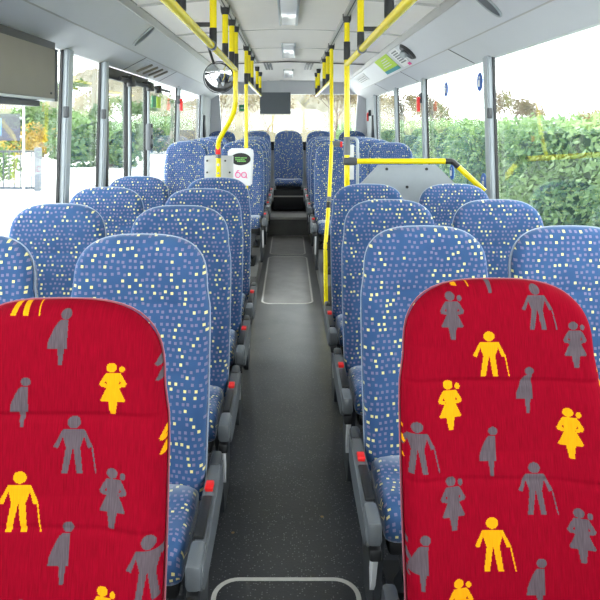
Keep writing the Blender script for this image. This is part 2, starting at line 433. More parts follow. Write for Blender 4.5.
MESH = {}
def make_seat(name, label, loc, side, arm=True, red=None, raised_box=False):
    """side = +1: the aisle lies towards +x of this seat"""
    t = thing(name, label, 'seat', loc, None if red else 'blue spotted bus seats')
    if red:
        zs = np.concatenate([np.linspace(ZB, ZT-.168, 350), ZT-.168+.168*np.sin(np.linspace(0, math.pi/2, 150))[1:]])
        me = backrest_mesh('backrest', 261, zs, True, red, .011 if side < 0 else .006); fab = M['red']
        for i, (k, c, x, z, h) in enumerate(red): pass
    else:
        me = MESH.setdefault('back', backrest_mesh('backrest', 41, ZS)); fab = M['blue']
    if not me.materials: me.materials.append(fab); me.polygons.foreach_set('use_smooth', [True]*len(me.polygons))
    br = bpy.data.objects.new('backrest', me); COL.objects.link(br); br.parent = t
    if red: br['label'] = 'red cloth with grey and yellow walking figures'
    T('lit_rim', M['red_lit_rim'] if red else M['lit_rim'], br, outline_path(), .0022, 6)  # thin tube added to imitate the backlit rim of the fuzzy cloth
    # moulded shell behind the cloth
    bm = bmesh.new(); ring = outline_path()
    A = [bm.verts.new((x*.972, SL*(z-.42)+.07, z if z < .8 else .8+(z-.8)*.928)) for x, y, z in ring]
    C = [bm.verts.new((x*.90, SL*(z-.42)+.105, z if z < .8 else .8+(z-.8)*.87)) for x, y, z in ring]
    for i in range(len(A)-1): bm.faces.new((A[i], A[i+1], C[i+1], C[i]))
    bm.faces.new(C); bm.faces.new((A[0], C[0], C[-1], A[-1]))
    obj('back_shell', bm, M['shell'], t)
    cm = MESH.get('cush')
    if cm is None:
        cm = MESH['cush'] = cushion_mesh(); cm.materials.append(M['blue'])
        cm.polygons.foreach_set('use_smooth', [True]*len(cm.polygons))
    cu = bpy.data.objects.new('cushion', cm); COL.objects.link(cu); cu.parent = t
    if red: # own cloth on the red seats
        cu.data = cm.copy(); cu.data.materials[0] = M['red']; at = cu.data.attributes.new('motif', 'FLOAT', 'FACE')
    B('cushion_tray', M['black'], t, (-.19, .19, -.27, .05, .300, .352), bev=.012)
    if raised_box:
        B('plinth', M['black'], t, (-.225, .225, -.26, .06, 0.0, .30), bev=.004)
    else:
        for y0, y1 in ((-.24, -.18), (-.03, .03)):
            bm = bmesh.new()
            prism(bm, [(-.16, .302), (.16, .302), (.10, .05), (.13, 0), (-.13, 0), (-.10, .05)], 1, y0, y1)
            obj('leg', bm, M['dark'], t)
        B('floor_rail', M['black'], t, (-.15, .15, -.30, .12, 0.0, .012))
    if arm:
        e = side*.245               # middle of the armrest, on the aisle edge
        def xs(a, b): return (min(e+side*a, e+side*b), max(e+side*a, e+side*b))
        bm = bmesh.new()
        pr = [(.10, .47), (.04, .475), (-.03, .458), (-.32, .452), (-.355, .444), (-.362, .40), (-.34, .375), (-.28, .365), (-.05, .36), (.10, .37)]
        x0, x1 = xs(-.020, .022); prism(bm, pr, 0, x0, x1)
        bmesh.ops.bevel(bm, geom=bm.edges[:], offset=.006, segments=2, affect='EDGES')
        ar = obj('armrest', bm, M['midgrey'], t)
        x0, x1 = xs(-.019, .010); B('armrest_pad', M['black'], ar, (x0, x1, -.262, -.085, .435, .462), bev=.004)
        x0, x1 = xs(-.016, .008); rb = B('release_button', M['redplastic'], ar, (x0, x1, -.062, -.022, .452, .469), bev=.003)
        rb['label'] = 'red release button'
        x0, x1 = xs(-.023, .018); B('front_cap', M['capgrey'], ar, (x0, x1, -.372, -.27, .395, .461), bev=.012)
        x0, x1 = xs(-.021, .012); B('foot_stop', M['black'], ar, (x0, x1, -.37, -.32, .355, .388), bev=.006)
        x0, x1 = xs(-.018, .018); B('rear_cap', M['dark'], ar, (x0, x1, .045, .125, .40, .482), bev=.012)
        # side trim carrying the armrest down to the floor
        bm = bmesh.new(); x0, x1 = xs(-.045, -.022)
        prism(bm, [(.06, .37), (-.28, .37), (-.20, .16), (-.14, 0), (.04, 0), (.08, .12)], 0, x0, x1)
        obj('side_bracket', bm, M['dark'], t)
        bm = bmesh.new(); x0, x1 = xs(-.019, -.012)
        prism(bm, [(-.325, .372), (-.27, .372), (-.20, .22), (-.21, .16), (-.245, .20)], 0, x0-.003, x1+.003)
        o = obj('strut', bm, M['white'], t); o['label'] = 'white slanting steel strut'
    return t

AX, WL, WR = .475, 1.03, .985
def rowy(d): return d-.09
# red priority seats
make_seat('priority_seat', 'red seat with walking figures left of the aisle', (-AX+.012, rowy(1.21), 0), 1, red=RED_L)
make_seat('priority_seat', 'red seat with walking figures right of the aisle', (AX, rowy(1.37), 0), -1, red=RED_R)
ordn = ['first', 'second', 'third', 'fourth', 'fifth', 'sixth', 'seventh', 'eighth']
protoL = make_seat('bus_seat', 'first blue aisle seat behind the left red seat', (-AX, rowy(1.94), 0), 1)
protoR = make_seat('bus_seat', 'first blue aisle seat behind the right red seat', (AX, rowy(2.10), 0), -1)
protoW = make_seat('bus_seat', 'first blue window seat on the left, cut off by the photo edge', (-WL, rowy(1.94), 0), 1, arm=False)
def put(proto, label, loc):
    c = copy_tree(proto); c.location = loc; c['label'] = label; return c
put(protoW, 'first blue window seat on the right, cut off by the photo edge', (WR, rowy(2.10), 0))
for i, (d, w) in enumerate(((2.64, 2.70), (3.34, 3.42), (4.04, 4.14))):
    put(protoL, ordn[i+1]+' blue aisle seat behind the left red seat', (-AX, rowy(d), 0))
    put(protoW, ordn[i+1]+' blue window seat on the left, counting from the front', (-WL, rowy(w), 0))
for i, d in enumerate((2.85, 3.60)):
    put(protoR, ordn[i+1]+' blue aisle seat behind the right red seat', (AX, rowy(d), 0))
    put(protoW, ordn[i+1]+' blue window seat on the right, counting from the front', (WR, rowy(d), 0))
PZ = .18                    # podium height
for i, d in enumerate((6.20, 7.08, 7.82, 8.50)):
    put(protoL, ordn[i]+' raised blue aisle seat behind the ticket machine on the left', (-AX, rowy(d), PZ))
    put(protoW, ordn[i]+' raised blue window seat past the left door', (-1.035, rowy(d), PZ))
for i, d in enumerate((5.88, 6.98, 7.73, 8.45)):
    put(protoR, ordn[i]+' raised blue aisle seat beyond the grey partition board on the right', (AX, rowy(d), PZ))
    put(protoW, ordn[i]+' raised blue window seat beyond the grey partition board on the right', (WR, rowy(d), PZ))
RZ = .25
make_seat('bus_seat', 'blue centre seat of the back row at the end of the aisle', (0.0, rowy(9.5), RZ), 1, arm=False, raised_box=True)
for x, n in ((-AX-.02, 'blue back row seat just left of the centre seat'), (AX+.02, 'blue back row seat just right of the centre seat'),
             (-WL-.01, 'blue back row seat in the left rear corner'), (WR+.01, 'blue back row seat in the right rear corner')):
    put(protoW, n, (x, rowy(9.5), RZ))

# ------------------------------------------------------------------ bus shell
def st(name, bm, m, label, cat='bus interior', parent=None, smooth=True):
    o = obj(name, bm, m, parent, smooth)
    if not parent: tag(o, label, cat, kind='structure')
    return o
YF, YB = -2.2, 10.15          # front and rear ends
FRONT_STEP = 8.4
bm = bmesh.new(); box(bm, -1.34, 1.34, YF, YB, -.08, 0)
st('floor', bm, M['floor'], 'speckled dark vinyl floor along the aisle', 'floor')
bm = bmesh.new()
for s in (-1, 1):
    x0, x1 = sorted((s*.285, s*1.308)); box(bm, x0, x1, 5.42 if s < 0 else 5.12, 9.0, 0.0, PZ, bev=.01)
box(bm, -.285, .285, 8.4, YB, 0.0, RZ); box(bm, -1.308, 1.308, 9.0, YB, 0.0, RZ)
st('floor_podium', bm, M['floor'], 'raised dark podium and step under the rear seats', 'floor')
bm = bmesh.new(); box(bm, -.283, .283, 8.385, 8.42, RZ-.03, RZ+.006, bev=.004); box(bm, -.27, .27, 8.43, 8.75, RZ-.01, RZ+.004); box(bm, -.26, .26, 9.06, 9.1, RZ+.20, RZ+.215)
st('trim_1', bm, M['rail'], 'metal nosing on the step at the end of the aisle', 'trim')
bm = bmesh.new()
for s, y1 in ((-1, 5.42), (1, 5.12)):
    x0, x1 = sorted((s*.285, s*.31)); box(bm, x0, x1, -1, y1, 0.0, .018, bev=.003)
st('trim_2', bm, M['dark'], 'dark seat fixing rails along both edges of the aisle', 'trim')

def wallx(z): return 1.31 if z <= .95 else 1.31-(z-.95)*.030
def wall_seg(bm, s, y0, y1, z0, z1, th=.05):
    a0, a1 = s*wallx(z0), s*wallx(z1)
    pts = [(a0, z0), (a1, z1), (a1+s*th, z1), (a0+s*th, z0)]
    prism(bm, pts, 1, y0, y1)

for s, nm in ((-1, 'left'), (1, 'right')):
    bm = bmesh.new()
    if s < 0:
        wall_seg(bm, s, YF, 4.24, -.08, .93); wall_seg(bm, s, 5.53, YB, -.08, .93)
    else:
        wall_seg(bm, s, YF, YB, -.08, .93)
    wall_seg(bm, s, 9.0, YB, .93, 1.97)                    # solid rear corner
    wall_seg(bm, s, YF, YB, 1.955, 2.12)                    # above the windows
    st('wall_'+nm, bm, M['panel'], 'grey side wall below and behind the %s windows' % nm, 'wall')
    # cove: two sloping faces between window head and ceiling
    bm = bmesh.new()
    pr = [(1.281, 1.953), (1.10, 2.050), (1.095, 2.054), (.895, 2.238), (.895, 2.30), (1.32, 2.30), (1.32, 1.953)]
    prism(bm, [(s*x, z) for x, z in pr], 1, YF, YB-.02)
    cv = st('ceiling_cove_'+nm, bm, M['cove'], 'pale grey sloping cove panel above the %s windows' % nm, 'ceiling panel', smooth=False)
    # panel joints across the lower face
    joints = (4.72, 6.0) if s < 0 else (4.20, 6.0, 7.8)
    bm = bmesh.new()
    for y in joints:
        prism(bm, [(s*1.280, 1.951), (s*1.098, 2.0485), (s*1.103, 2.054), (s*1.284, 1.956)], 1, y-.006, y+.006)
    obj('panel_joint', bm, M['seam'], cv)
    bm = bmesh.new(); prism(bm, [(s*1.102, 2.0475), (s*1.095, 2.0515), (s*1.098, 2.056), (s*1.105, 2.052)], 1, YF, YB-.03)
    obj('fold_line', bm, M['track'], cv)
    bm = bmesh.new(); prism(bm, [(s*.93, 2.203), (s*.885, 2.243), (s*.885, 2.228), (s*.915, 2.20)], 1, YF, YB-.02)
    obj('edge_strip', bm, M['track'], cv)
    bm = bmesh.new(); prism(bm, [(s*.905, 2.222), (s*.895, 2.232), (s*.886, 2.2270), (s*.90, 2.2170)], 1, YF, YB-.02)
    obj('edge_groove', bm, M['seam'], cv)
    if s < 0:   # louvred air outlet
        o = thing('air_vent', 'louvred grey air outlet set in the cove above the left door', 'vent', (0, 0, 0))
        def cp(f, y, off): # a point on the lower cove face
            x = 1.281+(1.10-1.281)*f; z = 1.953+(2.050-1.953)*f; return Vector((s*(x-off*.47), y, z-off*.88))
        bm = bmesh.new()
        vs = [bm.verts.new(cp(f, y, .0035)) for f, y in ((.1, 4.80), (.1, 5.92), (.9, 5.92), (.9, 4.80))]+[bm.verts.new(cp(f, y, -.004)) for f, y in ((.1, 4.80), (.1, 5.92), (.9, 5.92), (.9, 4.80))]
        for q in ((0, 1, 2, 3), (7, 6, 5, 4), (0, 4, 5, 1), (1, 5, 6, 2), (2, 6, 7, 3), (3, 7, 4, 0)): bm.faces.new([vs[i] for i in q])
        obj('plate', bm, M['cove'], o, False)
        for k in range(4):
            bm = bmesh.new(); ys = 4.98+k*.21
            pts = [cp(.2, ys, .010), cp(.5, ys+.03, .012), cp(.82, ys+.07, .010)]
            tube(bm, pts, .011, 6); obj('louvre', bm, M['taupe'], o)
            bm = bmesh.new(); sphere(bm, cp(.62, ys+.09, .006), .012, 10); obj('nozzle_light', bm, M['white'], o)
    # oval grab recess on the upper face
    def up(f, y, off):
        x = 1.095+(.895-1.095)*f; z = 2.054+(2.238-2.054)*f; return Vector((s*(x-off*.66), y, z-off*.75))
    yh = 4.20 if s < 0 else 3.06
    o = thing('speaker_grille', 'slim oval grille set in the cove above the %s windows' % nm, 'grille')
    n = 28; bm = bmesh.new(); ring = []
    for kk in range(n):
        a = 2*math.pi*kk/n; ring.append((.5+.36*math.cos(a), yh+.055*math.sin(a)))
    vs = [bm.verts.new(up(f, y, .006)) for f, y in ring]; vb = [bm.verts.new(up(f, y, -.004)) for f, y in ring]
    bm.faces.new(vs); bm.faces.new(vb[::-1])
    for kk in range(n): bm.faces.new((vs[kk], vs[(kk+1) % n], vb[(kk+1) % n], vb[kk]))
    obj('mesh_cover', bm, M['midgrey'], o)
    T('rim', M['silver'], o, [up(f, y, .006) for f, y in ring], .006, 6, True)

bm = bmesh.new()
pr = [(-.90, 2.235), (-.45, 2.262), (0, 2.275), (.45, 2.262), (.90, 2.235), (.90, 2.34), (-.90, 2.34)]
prism(bm, pr, 1, YF, YB)
ce = st('ceiling', bm, M['ceiling'], 'warm grey bus ceiling with cross joints', 'ceiling')
def ceilz(x): return 2.275-.0195*(abs(x)/.45)**1.6
bm = bmesh.new()
for y in (3.55, 4.75, 5.9): 
    for i in range(8):
        xa, xb = -.88+i*.22, -.88+(i+1)*.22
        prism(bm, [(xa, ceilz(xa)-.003), (xb, ceilz(xb)-.003), (xb, ceilz(xb)+.01), (xa, ceilz(xa)+.01)], 1, y-.004, y+.004)
obj('cross_joint', bm, M['track'], ce)
# lower rear ceiling panel
bm = bmesh.new(); prism(bm, [(-.90, 2.222), (-.45, 2.245), (0, 2.258), (.45, 2.245), (.90, 2.222), (.90, 2.27), (-.90, 2.27)], 1, 7.1, YB-.03)
st('ceiling_rear', bm, M['ceiling'], 'dropped ceiling panel over the rear seats', 'ceiling', smooth=False)
bm = bmesh.new(); prism(bm, [(-.88, 2.220), (0, 2.2555), (.88, 2.220), (.88, 2.23), (0, 2.2655), (-.88, 2.23)], 1, 7.09, 7.102)
st('trim_3', bm, M['seam'], 'dark joint where the rear ceiling drops', 'trim')
for s, nm in ((-1, 'left'), (1, 'right')):
    o = thing('ceiling_vent', 'three dark slots in the rear ceiling on the %s' % nm, 'vent')
    for k in range(3):
        xc = s*.25+(k-1)*.035
        B('slot', M['black'], o, (xc-.011, xc+.011, 7.2, 8.0, 2.244, 2.256))
    o = thing('ceiling_track', 'grey ceiling track carrying the %s yellow hangers' % nm, 'track')
    for k, y in enumerate((0,)):
        x0, x1 = sorted((s*.365, s*.405)); B('channel', M['track'], o, (x0, x1, YF+.1, 7.08, 2.246, 2.268))
        B('groove', M['seam'], o, (s*.385-.004, s*.385+.004, YF+.1, 7.08, 2.2445, 2.25))

# rear wall and header
bm = bmesh.new()
box(bm, -1.36, 1.36, YB, YB+.06, -.08, 1.24)
prism(bm, [(-1.36, 2.03), (1.36, 2.03), (1.36, 2.36), (-1.36, 2.36)], 1, YB-.02, YB+.06)
for s in (-1, 1):
    prism(bm, [(s*1.36, 1.24), (s*1.10, 1.24), (s*1.155, 2.03), (s*1.36, 2.03)], 1, YB, YB+.06)
st('wall_rear', bm, M['cove'], 'grey rear wall round the back window', 'wall')
bm = bmesh.new(); box(bm, -1.2, 1.2, YB-.05, YB, 1.10, 1.245, bev=.005)
st('trim_4', bm, M['black'], 'black ledge below the back window', 'trim')
bm = bmesh.new(); box(bm, -1.14, 1.14, YB+.02, YB+.026, 1.22, 2.05)
st('window_1', bm, M['glass'], 'wide back window above the rear seats', 'window')
# front end behind the photographer
bm = bmesh.new(); box(bm, -1.36, 1.36, YF-.06, YF, -.08, .75); box(bm, -1.36, 1.36, YF-.06, YF, 2.1, 2.36)
st('wall_front', bm, M['panel'], 'grey front wall round the windscreen', 'wall')
bm = bmesh.new(); box(bm, -1.34, 1.34, YF-.034, YF-.028, .73, 2.12)
st('window_2', bm, M['glass'], 'wide windscreen at the front of the bus', 'window')

# posts and panes of the side windows
def post(s, y, n, w=.058, z1=1.965, label='', clip=True):
    bm = bmesh.new(); a, b = wallx(.93), wallx(z1)
    prism(bm, [(s*(a-.036), .93), (s*(b-.036), z1), (s*(b+.009), z1), (s*(a+.009), .93)], 1, y-w/2, y+w/2)
    bmesh.ops.bevel(bm, geom=bm.edges[:], offset=.008, segments=2, affect='EDGES')
    o = st('trim_%d' % n, bm, M['alu'], label, 'window post')
    bm = bmesh.new()
    for e in (-1, 1):
        y0 = y+e*(w/2+.005)
        prism(bm, [(s*(a-.004), .93), (s*(b-.004), z1), (s*(b+.011), z1), (s*(a+.011), .93)], 1, y0-.007, y0+.007)
    obj('rubber_seal', bm, M['black'], o)
    if clip:
        zc = 1.60; x = wallx(zc); x0, x1 = sorted((s*(x-.045), s*(x-.015)))
        B('blind_hook', M['dark'], o, (x0, x1, y-w/2-.012, y-w/2+.012, zc-.03, zc+.035), bev=.005)
    return o
post(-1, 3.50, 5, .085, label='broad grey window post beside the side display box')
post(-1, 4.20, 6, .075, label='grey window post in front of the left door')
post(-1, 7.02, 7, .075, label='grey window post past the left door', clip=False)
post(-1, 8.92, 8, .08, label='grey window post nearest the left rear corner', clip=False)
post(1, 3.87, 9, .095, label='broad grey window post with a round blue sticker near it')
post(1, 5.72, 10, .08, label='grey window post with the red hammer on it', clip=False)
post(1, 7.19, 11, .075, label='second thin grey window post on the right, beyond the hammer', clip=False)
post(1, 8.96, 12, .08, label='grey window post nearest the right rear corner', clip=False)
post(-1, 1.30, 13, .07, label='grey window post ahead of the left blue seats', clip=False)
post(1, 1.10, 14, .07, label='grey window post ahead of the right blue seats', clip=False)
def pane(s, y0, y1, n, label):
    bm = bmesh.new(); z0, z1 = .92, 1.958
    a, b = wallx(z0)+.012, wallx(z1)+.012
    prism(bm, [(s*a, z0), (s*b, z1), (s*(b+.006), z1), (s*(a+.006), z0)], 1, y0, y1)
    st('window_%d' % n, bm, M['glass'], label, 'window', smooth=False)
for k, (y0, y1, lb) in enumerate(((YF, 1.26, 'left window ahead of the blue seats'), (1.34, 3.45, 'left window under the side display box'), (3.55, 4.16, 'narrow left window just before the door'), (5.53, 6.98, 'left window just past the door'), (7.06, 8.87, 'left window beside the rear seats'))):
    pane(-1, y0, y1, 3+k, lb)
for k, (y0, y1, lb) in enumerate(((YF, 1.06, 'right window ahead of the blue seats'), (1.14, 3.82, 'large right window before the hedge'), (3.92, 5.68, 'right window behind the grey partition board'), (5.76, 7.15, 'right window past the red hammer'), (7.23, 8.91, 'right window beside the rear seats'))):
    pane(1, y0, y1, 8+k, lb)
bm = bmesh.new()
for s, segs in ((-1, ((YF, 4.24), (5.53, 9.0))), (1, ((YF, 9.0),))):
    for y0, y1 in segs:
        x0, x1 = sorted((s*(1.298), s*1.345)); box(bm, x0, x1, y0, y1, .905, .94, bev=.004)
st('trim_15', bm, M['dark'], 'dark sills under the side windows', 'trim')

# ------------------------------------------------------------------ left door
d = thing('door_1', 'double leaf glazed exit door with dark frames on the left', 'door', (0, 0, 0), kind='structure')
def leaf(y0, y1, x):
    fr = B('door_leaf', M['black'], d, (x-.018, x+.018, y0, y0+.05, -.05, 1.94), (x-.018, x+.018, y1-.05, y1, -.05, 1.94), (x-.018, x+.018, y0+.05, y1-.05, 1.86, 1.94), (x-.018, x+.018, y0+.05, y1-.05, -.05, .12), bev=.004)
    B('pane', M['glass'], fr, (x-.003, x+.003, y0+.05, y1-.05, .12, 1.86))
    B('edge_profile', M['alu'], fr, (x+.018, x+.034, y1-.048, y1-.01, -.05, 1.92), bev=.004)
    return fr
leaf(4.255, 4.86, -1.285); leaf(4.88, 5.515, -1.285)
T('closing_rod', M['black'], d, [(-1.20, 4.34, 1.86), (-1.20, 6.15, 1.86)], .013, 8)
bm = bmesh.new()
for y in (4.66, 5.30, 5.62): disc(bm, (-1.20, y, 1.855), .032, .07, 2, 14)
for y in (4.66, 5.30): box(bm, -1.27, -1.19, y-.02, y+.02, 1.86, 1.90)
obj('closing_arm', bm, M['black'], d)
bm = bmesh.new(); box(bm, -1.262, -1.215, 5.38, 5.48, 1.30, 1.54, bev=.015)
o = obj('door_handle', bm, M['midgrey'], d); o['label'] = 'grey handle housing'
bm = bmesh.new()
for z in (1.34, 1.42, 1.52): disc(bm, (-1.213, 5.42, z), .02, .012, 0, 12)
obj('handle_knob', bm, M['black'], o)
# partition board by the door with the pole in front of it
p = thing('partition_panel', 'light grey board behind the bent yellow pole', 'partition', (-.540, 4.74, 0))
B('board', M['lightgrey'], p, (-.112, .112, -.012, .012, .12, 1.29), bev=.008)
B('foot', M['dark'], p, (-.10, .10, -.03, .03, 0.0, .12), bev=.005)
for x, z in ((-.09, 1.25), (-.09, 1.16), (.085, 1.16), (.05, 1.25)):
    bm = bmesh.new(); disc(bm, (x, -.014, z), .008, .008, 1, 10); obj('screw', bm, M['dark'], p)

# ------------------------------------------------------------------ handrails
ZR, XR = 1.932, .388
def hanger(parent, x, y, ztop, zbot):
    h = T('hanger', M['yellow'], parent, [(x, y, ztop-.01), (x, y, zbot+.08)], .0185, 14)
    bm = bmesh.new(); tube(bm, [(x, y, zbot), (x, y, zbot+.085)], .0195, 14); obj('joint', bm, M['black'], h)
    bm = bmesh.new(); tube(bm, [(x, y, ztop-.045), (x, y, ztop-.03), (x, y, ztop-.005), (x, y, ztop+.012)], [.021, .027, .03, .03], 14); obj('ceiling_cap', bm, M['black'], h)
def bracket(parent, s, y):
    x0, x1 = sorted((s*.40, s*.52))
    B('side_bracket', M['black'], parent, (x0, x1, y-.012, y+.012, 2.035, 2.058), bev=.004)
def ringclip(parent, x, y, z):
    bm = bmesh.new(); disc(bm, (x, y, z), .025, .035, 1, 16); obj('rail_clip', bm, M['midgrey'], parent)
for s, nm, ys, yend in ((-1, 'left', (3.14, 3.74, 4.17), 4.45), (1, 'right', (3.28,), 4.04)):
    t = thing('ceiling_handrail', 'long yellow handrail hung from the ceiling nearest the photographer, %s of the aisle' % nm, 'handrail')
    T('rail', M['yellow'], t, [(s*XR, .2, ZR), (s*XR, yend, ZR)], .0185, 14)
    for y in ys: hanger(t, s*XR, y, ceilz(XR)-.01, ZR+.012)
    if s > 0: hanger(t, s*XR, 2.35, ceilz(XR)-.01, ZR+.012)
    else: hanger(t, s*XR, 2.2, ceilz(XR)-.01, ZR+.012)
    bracket(t, s, ys[0]); ringclip(t, s*XR, ys[0]-.06, ZR)
for s, nm, ys, y0, yend in ((-1, 'left', (5.95, 6.47, 7.55, 8.35), 5.62, 8.5), (1, 'right', (6.05, 6.65, 7.85, 8.45), 5.56, 8.6)):
    t = thing('ceiling_handrail', 'short yellow handrail hung above the rear seats, %s of the aisle' % nm, 'handrail')
    T('rail', M['yellow'], t, [(s*XR, y0, ZR), (s*XR, yend, ZR)], .017, 12)
    for y in ys: hanger(t, s*XR, y, (2.25 if y < 7.1 else 2.232), ZR+.012)
def pole(name, label, pts, r=.0175, sleeves=(), rr=.06):
    t = thing(name, label, 'pole', (pts[-1][0], pts[-1][1], 0))
    L = Vector(t.location)
    T('tube', M['yellow'], t, [p-L for p in smooth_path(pts, rr)], r, 14)
    x, y, z = pts[0]
    bm = bmesh.new(); tube(bm, [Vector((x, y, z-.05))-L, Vector((x, y, z-.03))-L, Vector((x, y, z+.012))-L], [.021, .028, .03], 14); obj('ceiling_cap', bm, M['black'], t)
    for a, b, m in sleeves:
        bm = bmesh.new(); tube(bm, [Vector(a)-L, Vector(b)-L], r+.0035, 14); obj('sleeve', bm, m, t)
    return t, L
zc = ceilz(XR)-.004
# bent pole beside the door
t, L = pole('grab_pole', 'bent yellow pole beside the left door with a red stop button', [(-XR, 4.47, zc), (-XR, 4.47, 1.63), (-.535, 4.62, 1.40), (-.535, 4.66, 1.30), (-.535, 4.66, 0.0)], .0185,
            [((-XR, 4.47, 1.93), (-XR, 4.47, 2.05), M['black']), ((-.535, 4.655, 1.275), (-.535, 4.655, 1.385), M['midgrey'])], .10)
bm = bmesh.new(); box(bm, -.018, .018, -.036, -.018, 1.305, 1.36, bev=.004); o = obj('stop_button', bm, M['redplastic'], t); o['label'] = 'red stop button'
bm = bmesh.new(); disc(bm, (0, -.019, 1.225), .010, .008, 1, 10); disc(bm, (0, -.019, 1.16), .008, .006, 1, 10); obj('bolt', bm, M['silver'], t)
# straight pole with ticket machine
t, L = pole('grab_pole', 'straight yellow pole rising from the white ticket machine', [(-XR, 5.60, zc), (-XR, 5.60, PZ)], .0175, [((-XR, 5.60, 1.90), (-XR, 5.60, 2.0), M['black'])])
# pole at the right partition
poleA, LA = pole('grab_pole', 'yellow pole joined to the horizontal bar of the grey partition', [(XR, 4.05, zc), (XR, 4.05, 0)], .0185,
            [((XR, 4.05, 1.96), (XR, 4.05, 2.08), M['black']), ((XR, 4.05, 1.33), (XR, 4.05, 1.45), M['midgrey'])])
# leaning pole by the raised right seats
pts = [(XR, 5.52, zc), (.383, 5.40, 1.39), (.350, 5.25, .90), (.305, 5.05, .52), (.305, 4.95, 0)]
t, L = pole('grab_pole', 'leaning yellow pole with grey and black joints before the raised right seats', pts, .0175,
            [((.350, 5.25, .905), (.346, 5.235, .865), M['midgrey']), ((.345, 5.23, .862), (.340, 5.205, .815), M['black']), ((.310, 5.07, .55), (.305, 5.048, .49), M['black']), ((.383, 5.40, 1.38), (.3815, 5.392, 1.345), M['midgrey'])], .03)
bm = bmesh.new(); box(bm, .355-L.x, .372-L.x, 5.345-L.y, 5.375-L.y, 1.13, 1.24, bev=.006); obj('bell_push', bm, M['midgrey'], t)
bm = bmesh.new(); box(bm, .385-L.x, .47-L.x, 5.38-L.y, 5.40-L.y, 1.335, 1.385, bev=.005); o = obj('bell_bracket', bm, M['midgrey'], t)
bm = bmesh.new(); box(bm, .455-L.x, .475-L.x, 5.372-L.y, 5.385-L.y, 1.33, 1.38, bev=.004); q = obj('stop_button', bm, M['redplastic'], o); q['label'] = 'red stop button'

# ticket machine
t = thing('ticket_validator', 'white ticket machine with a black oval screen on a yellow pole', 'ticket machine', (-.43, 5.528, .98))
bm = bmesh.new()
prof = [(-.105, 0), (.10, 0), (.115, .30), (.10, .335), (-.10, .335), (-.118, .30)]
prism(bm, prof, 1, -.05, .035); bmesh.ops.bevel(bm, geom=bm.edges[:], offset=.012, segments=3, affect='EDGES')
obj('housing', bm, M['white'], t)
B('mount', M['midgrey'], t, (.02, .07, .03, .052, .05, .28), bev=.004)
bm = bmesh.new(); tube(bm, [(0, -.046, .24), (0, -.058, .24)], [1, .96], 28)
for v in bm.verts: v.co = Vector((v.co.x*.092, v.co.y, .24+(v.co.z-.24)*.056))
sc = obj('screen', bm, M['black'], t)
rows = [(-.05, -.01, .008), (.0, .05, .006), (-.045, .03, -.010), (-.03, .045, -.024)]
bm = bmesh.new()
for x0, x1, z in rows:
    k = x0
    while k < x1:
        wdt = random.uniform(.006, .012); box(bm, k, k+wdt, -.061, -.057, .24+z, .24+z+.010); k += wdt+.004
obj('screen_text', bm, M['lcd'], sc)
# pink looped emblem below the screen
bm = bmesh.new()
def loop3(cx, cz, rx, rz, a0=0, a1=360):
    tube(bm, [(cx+rx*math.cos(math.radians(a)), -.052, cz+rz*math.sin(math.radians(a))) for a in range(a0, a1+1, 20)], .0035, 6)
loop3(-.025, .098, .022, .024); loop3(.03, .098, .022, .024)
tube(bm, [(-.045, -.052, .104), (-.03, -.052, .135), (-.012, -.052, .138)], .0035, 6)
tube(bm, [(.05, -.052, .098), (.05, -.052, .072), (.062, -.052, .07)], .0035, 6)
obj('emblem', bm, M['pink'], t)

# right partition: bar, board, loop frame
t = thing('partition_panel', 'grey board under the yellow bar behind the right blue seats', 'partition', (0, 4.08, 0))
bm = bmesh.new()
prism(bm, [(.44, .10), (1.16, .10), (1.16, 1.09), (.985, 1.262), (.60, 1.262), (.44, 1.09)], 1, -.012, .012)
obj('board', bm, M['partition'], t, False)
B('foot', M['dark'], t, (.50, 1.1, -.03, .03, 0.0, .10), bev=.005)
for x, z in ((.655, 1.235), (.92, 1.235), (.79, 1.115)):
    bm = bmesh.new(); disc(bm, (x, -.014, z), .010, .008, 1, 10); obj('screw', bm, M['black'], t)
t = thing('partition_bar', 'yellow bar running from the pole over the grey board to the right wall', 'handrail', (0, 4.05, 0))
T('bar', M['yellow'], t, [(.41, 0, 1.288), (1.05, 0, 1.288)], .0185, 14)
T('elbow', M['black'], t, smooth_path([(1.04, 0, 1.288), (1.09, 0, 1.288), (1.125, -.01, 1.250)], .04), .020, 14)
T('end_bar', M['yellow'], t, [(1.118, -.008, 1.258), (1.285, -.05, 1.095)], .0185, 14)
B('clamp', M['dark'], t, (.363, .455, -.026, .026, 1.262, 1.314), bev=.012)
t = thing('luggage_guard', 'silver loop frame with a white card behind the yellow pole', 'frame', (.47, 4.55, 0))
T('loop', M['silver'], t, smooth_path([(-.035, 0, 0), (-.035, 0, 1.43), (.045, 0, 1.43), (.045, 0, 0)], .045), .012, 10)
B('card', M['paper'], t, (-.024, .018, -.003, .003, 1.12, 1.38))

# ------------------------------------------------------------------ mirror, displays, lamps, small fittings
t = thing('convex_mirror', 'round convex mirror under the left cove before the rear window', 'mirror', (-.585, 5.15, 1.93))
bm = bmesh.new()
bmesh.ops.create_uvsphere(bm, u_segments=32, v_segments=24, radius=.2)
bmesh.ops.delete(bm, geom=[v for v in bm.verts if v.co.z < .15], context='VERTS')
for v in bm.verts: v.co.z -= .15
bmesh.ops.rotate(bm, verts=bm.verts, cent=(0, 0, 0), matrix=Matrix.Rotation(math.radians(90), 3, 'X'))
bmesh.ops.rotate(bm, verts=bm.verts, cent=(0, 0, 0), matrix=Matrix.Rotation(math.radians(22), 3, 'X') @ Matrix.Rotation(math.radians(-8), 3, 'Z'))
obj('mirror_glass', bm, M['mirror'], t)
T('rim', M['dark'], t, [(.133*math.cos(a), .008, .133*math.sin(a)) for a in np.linspace(0, 2*math.pi, 33)[:-1]], .0045, 6, True)
